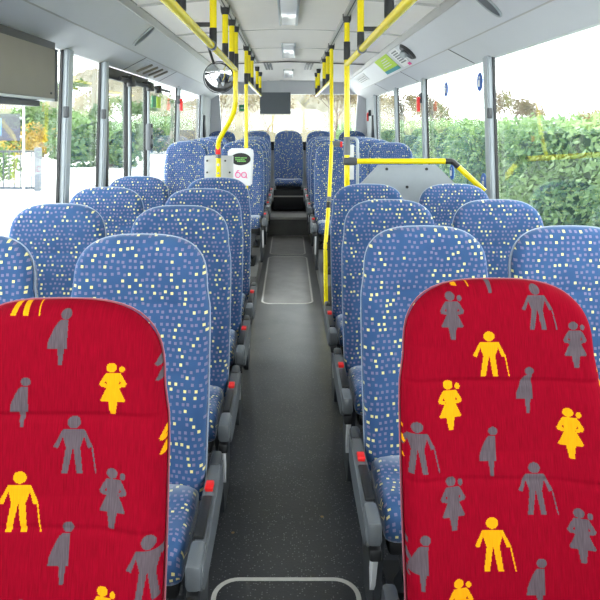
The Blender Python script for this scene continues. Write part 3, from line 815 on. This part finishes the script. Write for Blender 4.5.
bm = bmesh.new(); disc(bm, (0, .025, 0), .125, .03, 1, 28); obj('back_cup', bm, M['black'], t)
T('arm', M['black'], t, smooth_path([(0, .03, .0), (-.05, .10, .10), (-.12, .12, .31)], .05), .011, 8)

t = thing('hanging_display_case', 'large taupe display box hanging at the top of the left window', 'display box', (-1.215, 0, 0))
bm = bmesh.new(); box(bm, -.06, .015, 1.55, 3.14, 1.665, 1.917, bev=.006); obj('case', bm, M['taupe'], t)
B('end_trim', M['dark'], t, (-.062, .018, 3.14, 3.17, 1.652, 1.92), bev=.004)
B('bottom_strip', M['silver'], t, (-.05, .012, 1.55, 3.15, 1.652, 1.665))
B('lower_tray', M['dark'], t, (-.05, -.015, 1.55, 3.02, 1.622, 1.650), bev=.003)
B('hanger_shade_strip', M['dark'], t, (-.064, .004, 1.56, 3.165, 1.915, 1.956))  # dark strip that holds the case and imitates the shadow above it
for y in (2.2, 3.08):
    bm = bmesh.new(); disc(bm, (.017, y, 1.69), .006, .006, 0, 8); obj('screw', bm, M['dark'], t)
t = thing('hanging_display_case', 'slate grey display box hanging before the back window', 'display box', (-.215, 9.95, 1.70))
B('case', M['slate'], t, (-.25, .25, -.04, .04, 0, .35), bev=.006)
o = B('bottom_edge', M['pink'], t, (-.255, .255, -.045, .045, -.012, .0)); o.data.materials[0] = M['rail']
for x in (-.12, .10):
    B('bracket', M['cove'], t, (x-.02, x+.02, .0, .03, .35, .555)); 

for k, (y0, y1, z, lb) in enumerate(((3.5, 4.42, 2.275, 'nearest oblong ceiling lamp over the aisle'), (5.55, 6.6, 2.275, 'middle oblong ceiling lamp over the aisle'), (8.0, 9.2, 2.258, 'farthest oblong ceiling lamp over the aisle'), (.9, 1.9, 2.275, 'oblong ceiling lamp over the front of the aisle'))):
    t = thing('ceiling_lamp', lb, 'lamp', (0, (y0+y1)/2, z-.001), 'oblong lamps along the bus ceiling')
    h = (y1-y0)/2
    B('lens', M['lens'], t, (-.058, .058, -h, h, -.025, .0), bev=.012)
    for s in (-1, 1):
        x0, x1 = sorted((s*.050, s*.066)); B('side_rim', M['silver'], t, (x0, x1, -h-.005, h+.005, -.028, .0), bev=.004)

def hammer(x, y, z, label, s):
    t = thing('emergency_hammer', label, 'hammer', (x, y, z))
    T('grip', M['redplastic'], t, [(0, 0, -.10), (0, 0, .01)], [.016, .018], 10)
    bm = bmesh.new(); tube(bm, [(0, -.045, .025), (0, -.03, .025), (0, .03, .025), (0, .045, .025)], [.004, .013, .013, .004], 10); tube(bm, [(0, 0, 0), (0, 0, .03)], .014, 10)
    obj('head', bm, M['redplastic'], t)
    B('holder', M['dark'], t, (min(s*.01, s*.05), max(s*.01, s*.05), -.03, .03, -.02, .075), bev=.005)
hammer(1.222, 5.74, 1.752, 'red hammer on the first right window post past the partition', 1)
hammer(1.24, 9.55, 1.68, 'red hammer on the grey right rear corner wall', 1)
hammer(-1.226, 6.98, 1.785, 'red hammer on the left window post past the door', -1)
for s, nm in ((-1, 'left'), (1, 'right')):
    t = thing('corner_handle', 'dark upright slot handle on the %s rear corner wall' % nm, 'handle', (s*1.275, 9.25, 1.50))
    B('grip', M['dark'], t, (-.018, .018, -.05, .05, -.17, .17), bev=.015)

# notices on the right cove
def upf(f, y, off):
    x = 1.095+(.895-1.095)*f; z = 2.054+(2.238-2.054)*f; return Vector((x-off*.66, y, z-off*.75))
def cove_sheet(name, m, f0, f1, y0, y1, off, parent=None):
    bm = bmesh.new(); q = ((f0, y0), (f0, y1), (f1, y1), (f1, y0))
    a = [bm.verts.new(upf(f, y, off)) for f, y in q]; b = [bm.verts.new(upf(f, y, off-.003)) for f, y in q]
    bm.faces.new(a); bm.faces.new(b[::-1])
    for i in range(4): bm.faces.new((a[i], a[(i+1) % 4], b[(i+1) % 4], b[i]))
    return obj(name, bm, m, parent, False)
t = thing('notice', 'lime green notice with a teal band on the right cove', 'notice')
cove_sheet('sheet', M['lime'], .10, .85, 5.82, 6.60, .0045, t); cove_sheet('teal_band', M['teal'], .10, .25, 5.82, 6.60, .0065, t)
for k in range(4): cove_sheet('printed_line', M['paper'], .38+k*.1, .41+k*.1, 6.0, 6.45-.06*k, .0065, t)
t = thing('notice', 'white label with grey print and a pink corner on the right cove', 'notice')
cove_sheet('sheet', M['paper'], .08, .90, 5.34, 5.68, .0045, t); cove_sheet('pink_corner', M['pink'], .06, .16, 5.34, 5.44, .0065, t)
for k in range(6): cove_sheet('printed_line', M['midgrey'], .24+k*.09, .29+k*.09, 5.40, 5.62, .0065, t)
t = thing('notice', 'faint white transfer with grey lines at the far end of the right cove', 'notice')
cove_sheet('sheet', M['paper'], .3, .7, 7.8, 8.7, .0045, t)
for k in range(3): cove_sheet('printed_line', M['midgrey'], .34+k*.1, .37+k*.1, 7.9, 8.6, .0065, t)
t = thing('swivel_camera', 'black round dome fitting on the right cove', 'dome', upf(.48, 5.10, 0))
bm = bmesh.new(); n = 20
c = Vector((-.66, 0, -.75)); e = Vector((-.75, 0, .66)); yv = Vector((0, 1, 0))
a = [bm.verts.new(e*(.09*math.cos(2*math.pi*k/n))+yv*(.10*math.sin(2*math.pi*k/n))) for k in range(n)]
b = [bm.verts.new(c*.022+e*(.075*math.cos(2*math.pi*k/n))+yv*(.085*math.sin(2*math.pi*k/n))) for k in range(n)]
bm.faces.new(b)
for k in range(n): bm.faces.new((a[k], a[(k+1) % n], b[(k+1) % n], b[k]))
obj('housing', bm, M['black'], t)
bm = bmesh.new(); sphere(bm, c*.045+e*.012, .034, 12); obj('ball', bm, M['silver'], t)

# stickers on the right glass
def sticker(y, z, r, m, label, s=1):
    t = thing('window_sticker', label, 'sticker', (s*(wallx(z)+.008), y, z))
    bm = bmesh.new(); disc(bm, (0, 0, 0), r, .003, 0, 24); obj('disc', bm, m, t)
    bm = bmesh.new(); disc(bm, (-.003*s, 0, r*.45), r*.16, .002, 0, 10); tube(bm, [(-.003*s, 0, r*.2), (-.003*s, 0, -.5*r)], r*.16, 6); obj('figure', bm, M['paper'], t)
sticker(5.0, 1.82, .060, M['bluesign'], 'upper round blue sticker on the glass behind the partition')
sticker(4.12, 1.82, .064, M['bluesign'], 'upper round blue sticker beside the broad right window post')
sticker(4.9, 1.15, .062, M['bluesign'], 'lower round blue sticker on the glass above the grey board')
sticker(4.10, 1.14, .064, M['bluesign'], 'lower round blue sticker by the end of the yellow bar')
t = thing('exit_sign', 'green exit pictogram sticker on the left window past the door', 'sign', (-1.2955, 6.0, 1.75))
B('dark_half', M['green'], t, (-.002, .002, -.20, -.02, -.055, .055)); B('light_half', M['lime'], t, (-.002, .002, 0, .17, -.055, .055))
t = thing('exit_sign', 'small green sign at the left end of the back window', 'sign', (-.765, 10.13, 1.80))
B('plate', M['green'], t, (-.055, .055, -.002, .002, -.055, .055)); B('arrow', M['paper'], t, (-.03, .03, -.004, -.002, -.008, .008))

# floor hatches
def hatch(x0, x1, y0, y1, label, lid):
    t = thing('floor_hatch', label, 'hatch', ((x0+x1)/2, (y0+y1)/2, 0))
    hx, hy, r = (x1-x0)/2, (y1-y0)/2, .085
    def rr(g):
        pts = []
        for cx, cy, a0 in ((hx-r, hy-r, 0), (-hx+r, hy-r, 90), (-hx+r, -hy+r, 180), (hx-r, -hy+r, 270)):
            for k in range(9):
                a = math.radians(a0+k*11.25); pts.append((cx+(r-g)*math.cos(a), cy+(r-g)*math.sin(a)))
        return pts
    O, I = rr(0), rr(.016); n = len(O); bm = bmesh.new()
    a = [bm.verts.new((x, y, .004)) for x, y in O]; b = [bm.verts.new((x, y, .004)) for x, y in I]
    a2 = [bm.verts.new((x, y, .0)) for x, y in O]
    for k in range(n):
        j = (k+1) % n; bm.faces.new((a[k], a[j], b[j], b[k])); bm.faces.new((a2[k], a2[j], a[j], a[k]))
    obj('strip', bm, M['strip'], t, False)
    bm = bmesh.new(); v = [bm.verts.new((x, y, .0025)) for x, y in I]; v2 = [bm.verts.new((x, y, .0)) for x, y in I]
    bm.faces.new(v)
    for k in range(n): bm.faces.new((v2[k], v2[(k+1) % n], v[(k+1) % n], v[k]))
    obj('lid', bm, lid, t, False)
hatch(-.25, .235, 1.22, 2.06, 'floor hatch with a pale rounded strip nearest the photographer', M['floor'])
hatch(-.235, .215, 5.20, 7.05, 'long floor hatch in the middle of the rear aisle', M['wornlid'])
hatch(-.225, .205, 7.16, 8.34, 'floor hatch directly before the rear step', M['wornlid'])

# ------------------------------------------------------------------ outside
GZ = -.35
bm = bmesh.new(); v = [bm.verts.new(p) for p in ((-90, -30, GZ), (90, -30, GZ), (90, 110, GZ), (-90, 110, GZ))]; bm.faces.new(v)
st('ground_outside', bm, M['asphalt'], 'pale asphalt yard outside the bus', 'ground')

def leaf_cloud(P, Nn, size, jitter=.9, asp=.48):
    """P points, Nn outward normals -> quads (rhombus leaves)"""
    n = len(P)
    d = Nn+rng.normal(0, jitter, (n, 3)); d /= np.linalg.norm(d, axis=1)[:, None]+1e-9
    r = rng.normal(0, 1, (n, 3)); a = np.cross(d, r); a /= np.linalg.norm(a, axis=1)[:, None]+1e-9
    b = np.cross(d, a); s = size*rng.uniform(.7, 1.3, (n, 1))
    V = np.stack([P-a*s, P-b*s*asp, P+a*s, P+b*s*asp], 1).reshape(-1, 3)
    return V
def quads(name, V, m, parent=None):
    n = len(V)//4
    me = bpy.data.meshes.new(name); me.vertices.add(len(V)); me.vertices.foreach_set('co', V.astype(np.float32).ravel())
    me.loops.add(n*4); me.loops.foreach_set('vertex_index', np.arange(n*4, dtype=np.int32))
    me.polygons.add(n); me.polygons.foreach_set('loop_start', np.arange(0, n*4, 4, dtype=np.int32)); me.polygons.foreach_set('loop_total', np.full(n, 4, np.int32))
    me.update(calc_edges=True)
    return link(name, me, m, parent, False)

M['laurel'] = leaf_mat('laurel_leaves', (.105, .200, .075, 1), (.27, .40, .155, 1), nscale=3)
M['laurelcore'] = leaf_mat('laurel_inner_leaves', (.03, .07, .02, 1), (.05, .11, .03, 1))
M['shrub'] = leaf_mat('shrub_leaves', (.05, .12, .03, 1), (.17, .24, .06, 1), nscale=.6)
M['autumn'] = leaf_mat('autumn_leaves', (.28, .18, .02, 1), (.45, .30, .03, 1), nscale=.8)
M['pale'] = leaf_mat('pale_autumn_leaves', (.13, .105, .05, 1), (.24, .18, .10, 1), nscale=.4)
M['pine'] = leaf_mat('conifer_leaves', (.04, .09, .03, 1), (.12, .20, .06, 1), nscale=1)
M['hillgrass'] = leaf_mat('pale_dry_scrub', (.13, .115, .06, 1), (.24, .20, .12, 1), nscale=.35)

# laurel hedge along the right side
hx0, hz1 = 3.25, 1.50
t = thing('laurel_hedge', 'clipped green laurel hedge outside the right windows', 'hedge', (hx0, 0, GZ))
n = 42000
y = 1.0+44*rng.power(.55, n) if False else 1.0+45*rng.random(n)**1.7
z = rng.random(n)*(hz1-GZ); x = rng.normal(0, .07, n)+.10*np.sin(y*2.1)+.06*np.sin(z*4+y)
P = np.stack([x, y, z], 1); V = leaf_cloud(P, np.tile([-1, -.2, .5], (n, 1)), .048, .75)
n2 = 12000; y2 = 1.0+45*rng.random(n2)**1.7
P2 = np.stack([rng.random(n2)*1.1, y2, (hz1-GZ)+.05*np.sin(y2*1.7)+rng.normal(0, .05, n2)], 1); V2 = leaf_cloud(P2, np.tile([-.2, -.2, 1], (n2, 1)), .055, .8)
quads('foliage', np.concatenate([V, V2]), M['laurel'], t)
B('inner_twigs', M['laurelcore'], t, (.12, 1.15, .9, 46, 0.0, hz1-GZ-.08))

def blob(name, label, cat, loc, rad, m, n, size, trunk=None, group=None, squash=(1, 1, 1)):
    t = thing(name, label, cat, loc, group)
    C = []
    k = 9
    cent = rng.normal(0, .45, (k, 3))*np.array(squash)*rad; cent[:, 2] = np.abs(cent[:, 2])*.8
    rr = rng.uniform(.45, .75, k)*rad
    idx = rng.integers(0, k, n); dirs = rng.normal(0, 1, (n, 3)); dirs /= np.linalg.norm(dirs, axis=1)[:, None]
    P = cent[idx]+dirs*rr[idx][:, None]*rng.uniform(.75, 1.0, (n, 1))*np.array(squash)
    h = 0 if trunk is None else trunk
    P[:, 2] += h+rad*.5*squash[2]; P[:, 2] = np.maximum(P[:, 2], .02)
    quads('foliage', leaf_cloud(P, dirs, size, .6, .6), m, t)
    T('trunk', M['bark'], t, [(0, 0, 0), (.05*rad, 0, (h+rad*.5)*.6), (0, .03*rad, h+rad*.6)], [.05*rad+.02, .04*rad+.015, .012*rad], 8)
    return t

# shrubs across the yard, left
sh = [(-18.4, 43, 1.9, 'shrub', 'broad green shrub nearest the grey sign across the yard'), (-13.9, 34.5, 1.15, 'autumn', 'yellow autumn shrub across the yard'),
      (-20.5, 53, 2.2, 'shrub', 'green shrub between the yellow shrub and the broad window post'), (-10.45, 31.5, 1.5, 'pine', 'dark green shrub seen in the narrow window before the door'),
      (-13.6, 50, 2.3, 'shrub', 'green shrub behind the door frame'), (-7.9, 27, 1.7, 'pine', 'tall green shrub seen in the first door pane'), (-9.8, 39, 2.3, 'pine', 'tall dark shrub seen in the second door pane'), (-17.3, 37.5, 1.0, 'shrub', 'green shrub behind the fence at the photo edge')]
for x, y, r, m, lb in sh:
    blob('yard_shrub', lb, 'shrub', (x, y, GZ), r, M[m], 2600 if m != 'autumn' else 1500, .15 if m != 'autumn' else .085, group='shrubs across the yard')
# pale slope with scrub behind
def hill(name, cx, cy, rx, ry, h, label, m):
    bm = bmesh.new(); G = 36
    grid = [[None]*(G+1) for _ in range(G+1)]
    for i in range(G+1):
        for j in range(G+1):
            u, v = i/G*2-1, j/G*2-1; q = max(0, 1-u*u)*max(0, 1-v*v)
            z = h*q**.7*(1+.25*math.sin(u*9+v*4)+.15*math.sin(u*23+v*17))
            grid[i][j] = bm.verts.new((cx+u*rx, cy+v*ry, GZ-.05+z))
    for i in range(G):
        for j in range(G): bm.faces.new((grid[i][j], grid[i+1][j], grid[i+1][j+1], grid[i][j+1]))
    o = obj(name, bm, m); tag(o, label, 'hill', kind='structure')
hill('hill', -27, 74, 26, 22, 6.5, 'pale dry slope beyond the left shrubs', M['hillgrass'])
hill('hill_rear', 0, 66, 13, 24, 6.5, 'pale dry bank behind the bus', M['hillgrass'])
blob('conifer_tree', 'dark conifer on the slope seen in the narrow left window', 'tree', (-22.5, 64, 1.2), 1.6, M['pine'], 2500, .16, trunk=1.4, squash=(1, 1, 1.2))

def bare_tree(loc, h, label, seed, foliage=0, m='pale', group='pale trees outside'):
    r = random.Random(seed)
    t = thing('bare_tree', label, 'tree', loc, group)
    bm = bmesh.new(); tips = []
    def grow(p, d, L, rad, lev):
        q = p+d*L; mid = p+d*L*.5+Vector((r.uniform(-1, 1), r.uniform(-1, 1), r.uniform(-.3, .3)))*L*.08
        tube(bm, [p, mid, q], [rad, rad*.85, rad*.65], 5 if lev < 2 else 4, cap=False)
        if lev >= 4: tips.append(q); tips.append(mid); return
        for k in range(3 if lev else 4):
            nd = (d+Vector((r.uniform(-1, 1), r.uniform(-1, 1), r.uniform(-.25, .7)))*.85).normalized()
            grow(q if k else mid.lerp(q, .8), nd, L*r.uniform(.6, .82), rad*.6, lev+1)
    grow(Vector((0, 0, 0)), Vector((0, 0, 1)), h*.3, h*.018, 0)
    obj('branches', bm, M['bark'], t)
    if foliage:
        tp = np.array([tuple(v) for v in tips]); idx = rng.integers(0, len(tp), foliage)
        P = tp[idx]+rng.normal(0, h*.035, (foliage, 3))
        quads('foliage', leaf_cloud(P, rng.normal(0, 1, (foliage, 3)), h*.018, .5, .6), M[m], t)
for k, (x, y, h, f, lb) in enumerate(((2.6, 34, 5.4, 1500, 'pale bare tree seen through the middle of the back window'), (-1.2, 36, 5.0, 700, 'pale bare tree behind the slate display box'), (6.6, 49, 6, 1500, 'pale bare tree at the right end of the back window'), (-4.2, 38, 4.5, 700, 'pale bare tree at the left end of the back window'))):
    bare_tree((x, y, GZ), h, lb, k+3, f, group='pale trees behind the bus')
for k, (x, y, h, f, lb) in enumerate(((8.6, 24, 3.4, 1800, 'pale autumn tree above the hedge beside the broad right post'), (7.0, 30, 3.7, 2200, 'pale autumn tree above the hedge behind the partition'), (10.8, 22, 2.8, 1000, 'small pale tree poking above the hedge in the large right window'), (7.6, 38, 4.6, 2200, 'pale autumn tree seen past the red hammer'), (14.5, 27, 3.2, 1200, 'pale tree far to the right above the hedge'))):
    bare_tree((x, y, GZ), h, lb, k+20, f, group='pale trees beyond the hedge')

# sign board and fence across the yard
t = thing('yard_sign', 'grey sign board with a light blue panel on a post across the yard', 'sign', (-7.6, 17, GZ))
B('board', M['signgrey'], t, (-1.2, .12, -.03, .03, 1.42, 2.17), bev=.01)
B('blue_panel', M['signblue'], t, (-.85, -.38, -.04, -.03, 1.56, 2.05))
bm = bmesh.new(); tube(bm, [(-.62+.12*math.cos(a), -.045, 1.80+.12*math.sin(a)) for a in np.linspace(0, 2*math.pi, 25)[:-1]], .03, 6, True); obj('ring_mark', bm, M['paper'], t)
T('post', M['silver'], t, [(.22, 0, 0), (.22, 0, 2.6)], .035, 10)
B('arm', M['silver'], t, (.1, .22, -.02, .02, 1.5, 1.56), (.1, .22, -.02, .02, 2.02, 2.08))
t = thing('yard_fence', 'dark railing fence across the yard at the photo edge', 'fence', (-10.6, 17.2, GZ))
for k in range(22):
    bm = bmesh.new(); tube(bm, [(k*.16, 0, .06), (k*.16, 0, 1.12)], .016, 6); obj('bar', bm, M['iron'], t)
B('rail', M['iron'], t, (-.05, 3.45, -.025, .025, 1.08, 1.14)); B('rail', M['iron'], t, (-.05, 3.45, -.025, .025, .05, .11))
B('gate_post', M['midgrey'], t, (3.46, 3.62, -.09, .09, 0, 1.22), bev=.01)
blob('fence_shrub', 'low yellowish shrub behind the dark railing', 'shrub', (-9.8, 18.6, GZ), .75, M['shrub'], 1500, .07, squash=(1.6, .8, .9))

# ------------------------------------------------------------------ light, camera
w = bpy.data.worlds.new('overcast_sky'); S.world = w; w.use_nodes = True
nt = w.node_tree; nt.nodes.clear()
wo = nt.nodes.new('ShaderNodeOutputWorld'); bg = nt.nodes.new('ShaderNodeBackground')
tc = nt.nodes.new('ShaderNodeTexCoord'); nz = nt.nodes.new('ShaderNodeTexNoise'); nz.inputs['Scale'].default_value = 2.5
nt.links.new(tc.outputs['Generated'], nz.inputs['Vector'])
mx = nt.nodes.new('ShaderNodeMix'); mx.data_type = 'RGBA'; mx.inputs[6].default_value = (.93, .96, 1, 1); mx.inputs[7].default_value = (1, 1, 1, 1)
nt.links.new(nz.outputs[0], mx.inputs[0]); nt.links.new(mx.outputs[2], bg.inputs[0])
bg.inputs[1].default_value = 4.5
nt.links.new(bg.outputs[0], wo.inputs[0])
cam = bpy.data.cameras.new('camera'); co = bpy.data.objects.new('camera', cam); COL.objects.link(co)
co.location = (0, 0, 1.535); co.rotation_euler = (math.radians(90), 0, 0)
cam.sensor_width = 36; cam.lens = 36*610/600; cam.shift_x = (300-288.5)/600; cam.shift_y = -(300-124)/600; cam.clip_start = .05; cam.clip_end = 400
S.camera = co
S.view_settings.view_transform = 'Standard'; S.view_settings.look = 'None'; S.view_settings.gamma = 1; S.view_settings.use_curve_mapping = False
S.view_settings.exposure = 0.85
S.cycles.max_bounces = 10; S.cycles.diffuse_bounces = 6; S.cycles.transparent_max_bounces = 16
S.cycles.use_denoising = True; S.cycles.sample_clamp_indirect = 6
